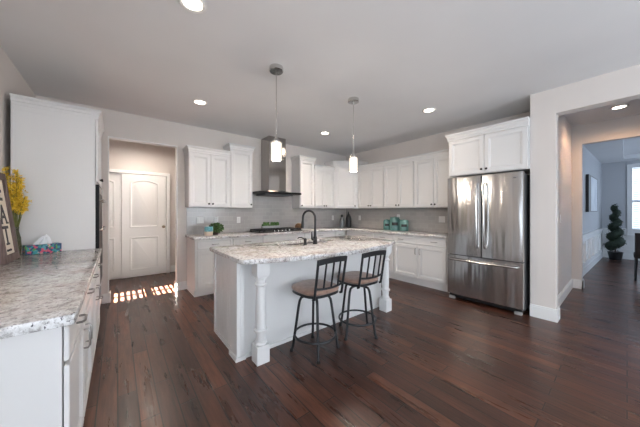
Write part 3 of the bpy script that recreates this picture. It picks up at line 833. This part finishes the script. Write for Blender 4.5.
# outlets and switches
def plate(kind, loc, rz, gangs, label):
    t = thing(kind, label, 'switch' if 'switch' in kind else 'outlet', loc, rz)
    w_ = .035 + .023 * (gangs - 1) * 1
    MB().box(-w_, w_, -.006, 0, -.058, .058, .002).build('cover', M_PLATE, t)
    for g_ in range(gangs):
        x = (g_ - (gangs - 1) / 2) * .046
        if 'switch' in kind: MB().box(x - .016, x + .016, -.010, -.006, -.033, .033, .002).build('rocker', M_PLATE, t)
        else:
            for z in (-.02, .02): MB().lathe([(.015, 0), (.015, .002), (.003, .0022)], (x, -.0061, z), 14, '-y').build('socket', mat('socket_white', (.72, .71, .69), .4), t)
ty = WY - .0085; tx = WX - .0085
plate('light_switch', (1.108, ty, 1.155), 0, 2, 'white double switch plate on the tiles above the turquoise pot')
plate('wall_outlet', (1.375, ty, 1.15), 0, 1, 'white outlet plate on the back tiles above the leafy potted plant')
plate('wall_outlet', (1.785, ty, 1.14), 0, 1, 'white outlet plate on the back tiles just left of the cooktop')
plate('wall_outlet', (4.195, ty, 1.14), 0, 1, 'white outlet plate on the back tiles left of the corner bottles')
plate('wall_outlet', (tx, 4.18, 1.14), -PI / 2, 1, 'white outlet plate on the right tiles right of the corner bottles')
plate('wall_outlet', (tx, 3.08, 1.18), -PI / 2, 1, 'white outlet plate half hidden above the teal canisters')
plate('light_switch', (tx, 2.16, 1.155), -PI / 2, 2, 'white double plate on the right tiles beside the refrigerator')
plate('light_switch', (4.86, .5995, 1.20), 0, 1, 'white light switch on the passage wall right of the refrigerator column')

# ------------------------------------------------------------------ pendants and recessed lights
def pendant(x, y, label):
    t = thing('pendant_light', label, 'pendant light', (x, y, ZC), 0, 'pendant lights over the island')
    MB().lathe([(.068, -.0005), (.070, -.006), (.070, -.040), (.064, -.046), (.02, -.048)], seg=32).build('canopy', M_CHROME, t)
    MB().tube([(0, 0, -.045), (0, 0, -.74)], .0055, 10).build('rod', M_CHROME, t)
    MB().lathe([(.008, -.66), (.010, -.70), (.024, -.725), (.040, -.745), (.040, -.765), (.01, -.766)], seg=24).build('socket_cap', M_CHROME, t)
    MB().lathe([(.038, -.767), (.040, -.772), (.040, -.936), (.037, -.94), (.035, -.936), (.035, -.775), (.02, -.772)], seg=28, cap=False).build('inner_shade', M_SHADE, t)
    MB().lathe([(.058, -.762), (.0605, -.762), (.0605, -.948), (.058, -.948)], seg=32, cap=False).build('outer_glass', M_GLASS, t)
    l = light('pendant_bulb', 'POINT', (x, y, ZC - 1.02), (0, 0, -1), 12, (1.0, .87, .74)); l.data.shadow_soft_size = .05
    l.location = (0, 0, -1.0); l.parent = t
    return t
pendant(1.245, 2.235, 'chrome rod pendant light with frosted shade over the left half of the island')
pendant(2.372, 2.235, 'chrome rod pendant light with frosted shade over the right half of the island')
def can(x, y, label, power=24, tint=(1.0, .82, .65)):
    t = thing('recessed_light', label, 'ceiling light', (x, y, ZC), 0, 'recessed ceiling lights')
    MB().lathe([(.062, -.0006), (.092, -.0006), (.094, -.004), (.080, -.012), (.064, -.008)], seg=32, cap=False).build('trim_ring', M_PLATE, t)
    MB().lathe([(.0635, -.001), (.0635, -.004), (.03, -.005), (.003, -.005)], seg=28).build('lens', M_LENS, t)
    l = light('recessed_bulb', 'SPOT', (x, y, ZC), (0, 0, -1), power, tint); l.data.spot_size = math.radians(168); l.data.spot_blend = 1.0
    l.data.shadow_soft_size = .06; l.location = (0, 0, -.03); l.rotation_euler = (0, 0, 0); l.parent = t
can(.405, 1.91, 'recessed ceiling light at the top edge, nearest the camera', 12)
can(.85, 3.584, 'recessed ceiling light in front of the doorway, left of the pendants', 13)
can(2.99, 3.54, 'recessed ceiling light toward the back corner, between the pendants', 52)
can(3.473, 1.794, 'recessed ceiling light in front of the refrigerator', 10)
can(5.43, .07, 'recessed ceiling light in the passage on the right', 44, (1.0, .60, .34))

# ------------------------------------------------------------------ things on the left counter
# EAT sign leaning back
sg = thing('wooden_sign', 'tall wood-framed EAT sign leaning on the left counter beside the flowers', 'sign', (-.632, 3.20, CZ1), PI / 2)
# local: x along +y world (so sign spans local -.34..0), local -y faces +x world; lean back
SW, SH = .34, .70
lean = Matrix.Rotation(math.radians(-6.6), 4, 'X')
def leaned(mb): bmesh.ops.transform(mb.bm, matrix=lean, verts=mb.bm.verts[:]); return mb
fm = MB()
fm.box(-SW, -SW + .055, 0, .03, .0035, SH, .003); fm.box(-.055, 0, 0, .03, .0035, SH, .003); fm.box(-SW + .055, -.055, 0, .03, .0035, .06, .003); fm.box(-SW + .055, -.055, 0, .03, SH - .055, SH, .003)
leaned(fm).build('frame', M_WOOD, sg)
leaned(MB().box(-SW + .05, -.05, .014, .024, .05, SH - .05)).build('panel', M_SIGN, sg)
def letter(ch_, cx, z0, size, wscale=1.0):
    cu = bpy.data.curves.new('glyph', 'FONT'); cu.body = ch_; cu.size = size; cu.extrude = .0015; cu.align_x = 'CENTER'; cu.offset = .002
    tmp = bpy.data.objects.new('glyph', cu); COL.objects.link(tmp)
    me = bpy.data.meshes.new_from_object(tmp.evaluated_get(bpy.context.evaluated_depsgraph_get()))
    bpy.data.objects.remove(tmp)
    b = MB(); b.bm.from_mesh(me)
    bmesh.ops.transform(b.bm, matrix=Matrix.Translation((cx, .0122, z0)) @ Matrix.Rotation(PI / 2, 4, 'X') @ Matrix.Diagonal((wscale, 1, 1, 1)), verts=b.bm.verts[:])
    return b
for ch_, z0 in (('E', .480), ('A', .300), ('T', .135)):
    b = letter(ch_, -SW / 2, z0, .21, .95)
    # slab serifs
    if ch_ == 'E': b.box(-SW / 2 - .070, -SW / 2 - .03, .0105, .0135, z0, z0 + .012)
    if ch_ == 'A':
        for s in (-1, 1): b.box(-SW / 2 + s * .062 - .026, -SW / 2 + s * .062 + .026, .0105, .0135, z0 - .004, z0 + .010)
    if ch_ == 'T': b.box(-SW / 2 - .035, -SW / 2 + .035, .0105, .0135, z0 - .002, z0 + .012)
    leaned(b).build('letter', M_INK, sg)
sq = MB()
for x0 in (-.22, -.185, -.15): sq.tube([(x0, .0125, .085), (x0 + .012, .0125, .098), (x0 + .022, .0125, .083), (x0 + .034, .0125, .095)], .0028, 5)
leaned(sq).build('flourish', M_INK, sg)
leg = MB(); leg.tube([(-SW / 2, .105, .55), (-SW / 2, .165, .005)], .008, 6); leg.box(-SW / 2 - .02, -SW / 2 + .02, .098, .112, .53, .57)
leg.build('easel_leg', M_WOOD, sg)
# vase of yellow flowers
vs = thing('flower_vase', 'olive glass vase of yellow blossom branches behind the sign on the left counter', 'vase', (-.690, 3.325, CZ1))
MB().lathe([(.030, .0005), (.034, .006), (.040, .08), (.036, .16), (.024, .22), (.026, .255), (.022, .255), (.020, .22), (.032, .15), (.034, .08), (.004, .012)], seg=24).build('vase', M_VASE, vs)
sm = MB(); fl = MB()
for k in range(44):
    a = random.uniform(0, 2 * PI); rr_ = random.uniform(.02, .115); zt_ = random.uniform(.46, .76)
    if k < 12: zt_ = random.uniform(.44, .54); rr_ = random.uniform(.05, .10)
    tip = Vector((math.cos(a) * rr_, math.sin(a) * rr_ * .9, zt_)); b0 = Vector((math.cos(a) * .012, math.sin(a) * .012, .20))
    midp = b0.lerp(tip, .5) + Vector((0, 0, .03))
    sm.tube([tuple(Vector((0, 0, .03))), tuple(b0), tuple(midp), tuple(tip)], .0022, 5)
    for q in range(34):
        t_ = random.uniform(.55, 1.0); c = (midp.lerp(tip, (t_ - .5) * 2) if t_ > .5 else b0.lerp(midp, t_ * 2)) + Vector((random.gauss(0, .010), random.gauss(0, .010), random.gauss(0, .010)))
        up = Vector((random.gauss(0, 1), random.gauss(0, 1), random.gauss(0, 1))).normalized(); a1 = up.orthogonal().normalized(); a2 = up.cross(a1)
        s = random.uniform(.010, .018)
        for pz in range(4):
            an = PI / 2 * pz; d1_ = math.cos(an) * a1 + math.sin(an) * a2; d2_ = math.cos(an + PI / 2) * a1 + math.sin(an + PI / 2) * a2
            fl.quad([tuple(c), tuple(c + d1_ * s * .6 + d2_ * s * .3 + up * .002), tuple(c + d1_ * s * 1.25 + up * s * .5), tuple(c + d1_ * s * .6 - d2_ * s * .3 + up * .002)])
sm.build('stems', M_STEM, vs)
fo_ = fl.build('blossoms', M_YEL, vs, recalc=False); fo_['kind'] = 'stuff'
# tissue box
tb_ = thing('tissue_box', 'floral print tissue box with a white tissue on the left counter', 'tissue box', (-.545, 3.437, CZ1), math.radians(21))
MB().box(-.115, .115, -.05, .05, .0005, .085, .002).build('box', M_TBOX, tb_)
tm = MB(); n = 16
loops = []
for i, (rx, ry, z) in enumerate(((.055, .014, .0855), (.048, .018, .10), (.036, .020, .125), (.020, .014, .15), (.006, .005, .165))):
    loops.append([(rx * math.cos(2 * PI * k / n) * (1 + .25 * math.sin(3 * k)) + .006 * i, ry * math.sin(2 * PI * k / n) * (1 + .5 * math.sin(2.3 * k + i)), z + .008 * math.sin(2 * k + i) * (i > 0)) for k in range(n)])
tm.loop_loft(loops).build('tissue', M_TISSUE, tb_)

# ------------------------------------------------------------------ dining room things
tp = thing('topiary', 'dark green spiral topiary in a black pot in the far dining room corner', 'topiary', (10.38, .20, 0))
MB().lathe([(.10, .0005), (.11, .01), (.140, .20), (.145, .215), (.13, .217), (.125, .20), (.003, .195)], seg=28).build('pot', M_BLACK, tp)
MB().tube([(0, 0, .19), (.01, 0, .8), (0, 0, 1.42)], .016, 8).build('trunk', M_TERRA, tp)
lf = MB()
turns = 4.4
spts, srad = [], []
for k in range(140):
    t_ = k / 139; a = 2 * PI * turns * t_ + .6; r_ = .08 * (1 - t_ * .75); z = .33 + 1.12 * t_
    spts.append((math.cos(a) * r_, math.sin(a) * r_, z)); srad.append(.125 * (1 - t_ * .58) + .012)
lf.tube(spts, [r * .86 for r in srad], 10)
for k in range(140):
    for q in range(16):
        d_ = Vector((random.gauss(0, 1), random.gauss(0, 1), random.gauss(0, 1))).normalized(); c = Vector(spts[k]) + d_ * srad[k] * random.uniform(.8, 1.1)
        a1 = d_.orthogonal().normalized(); a1 = (a1 + .6 * d_ + Vector((random.gauss(0, .4), random.gauss(0, .4), random.gauss(0, .4)))).normalized(); b1 = a1.cross(d_).normalized(); s = random.uniform(.012, .024)
        lf.quad([tuple(c - a1 * s), tuple(c + b1 * s * .5), tuple(c + a1 * s), tuple(c - b1 * s * .5)])
lf.build('foliage', M_TOPI, tp, recalc=False)
ar = thing('wall_art', 'pale canvas with a dark left band on the dining room left wall', 'picture', (7.75, .555, 1.69), DA)
MB().box(0, 1.40, -.045, -.002, -.38, .38).build('canvas', M_CANVAS, ar)
am = MB()
am.box(-.02, 0, -.047, -.002, -.40, .40); am.box(1.40, 1.42, -.047, -.002, -.40, .40); am.box(0, 1.40, -.047, -.002, .38, .40); am.box(0, 1.40, -.047, -.002, -.40, -.38)
am.box(0, .32, -.047, -.0451, -.38, .38)
am.build('frame', M_BLACK, ar)
# dining chair at the right edge of the view
dc = thing('dining_chair', 'dark upholstered dining chair at the right edge of the dining room', 'chair', (7.75, -.30, 0), math.radians(0))
MB().box(-.23, .23, -.22, .22, .42, .50, .02, 2).build('seat', M_DKFAB, dc)
bkm = MB(); bkm.loop_loft([[(-.24 - .05 * t_, -.21 + .02 * math.sin(PI * t_), .48 + .42 * t_), (-.20 - .05 * t_, -.21, .48 + .42 * t_), (-.20 - .05 * t_, .21, .48 + .42 * t_), (-.24 - .05 * t_, .21 - .02 * math.sin(PI * t_), .48 + .42 * t_)] for t_ in (0, .25, .5, .75, .93, 1.0)])
bkm.build('backrest', M_DKFAB, dc)
for x in (-.20, .20):
    for y in (-.19, .19): MB().tube([(x, y, .43), (x * 1.05, y * 1.05, .0)], [.02, .013], 8).build('leg', M_BLACK, dc)
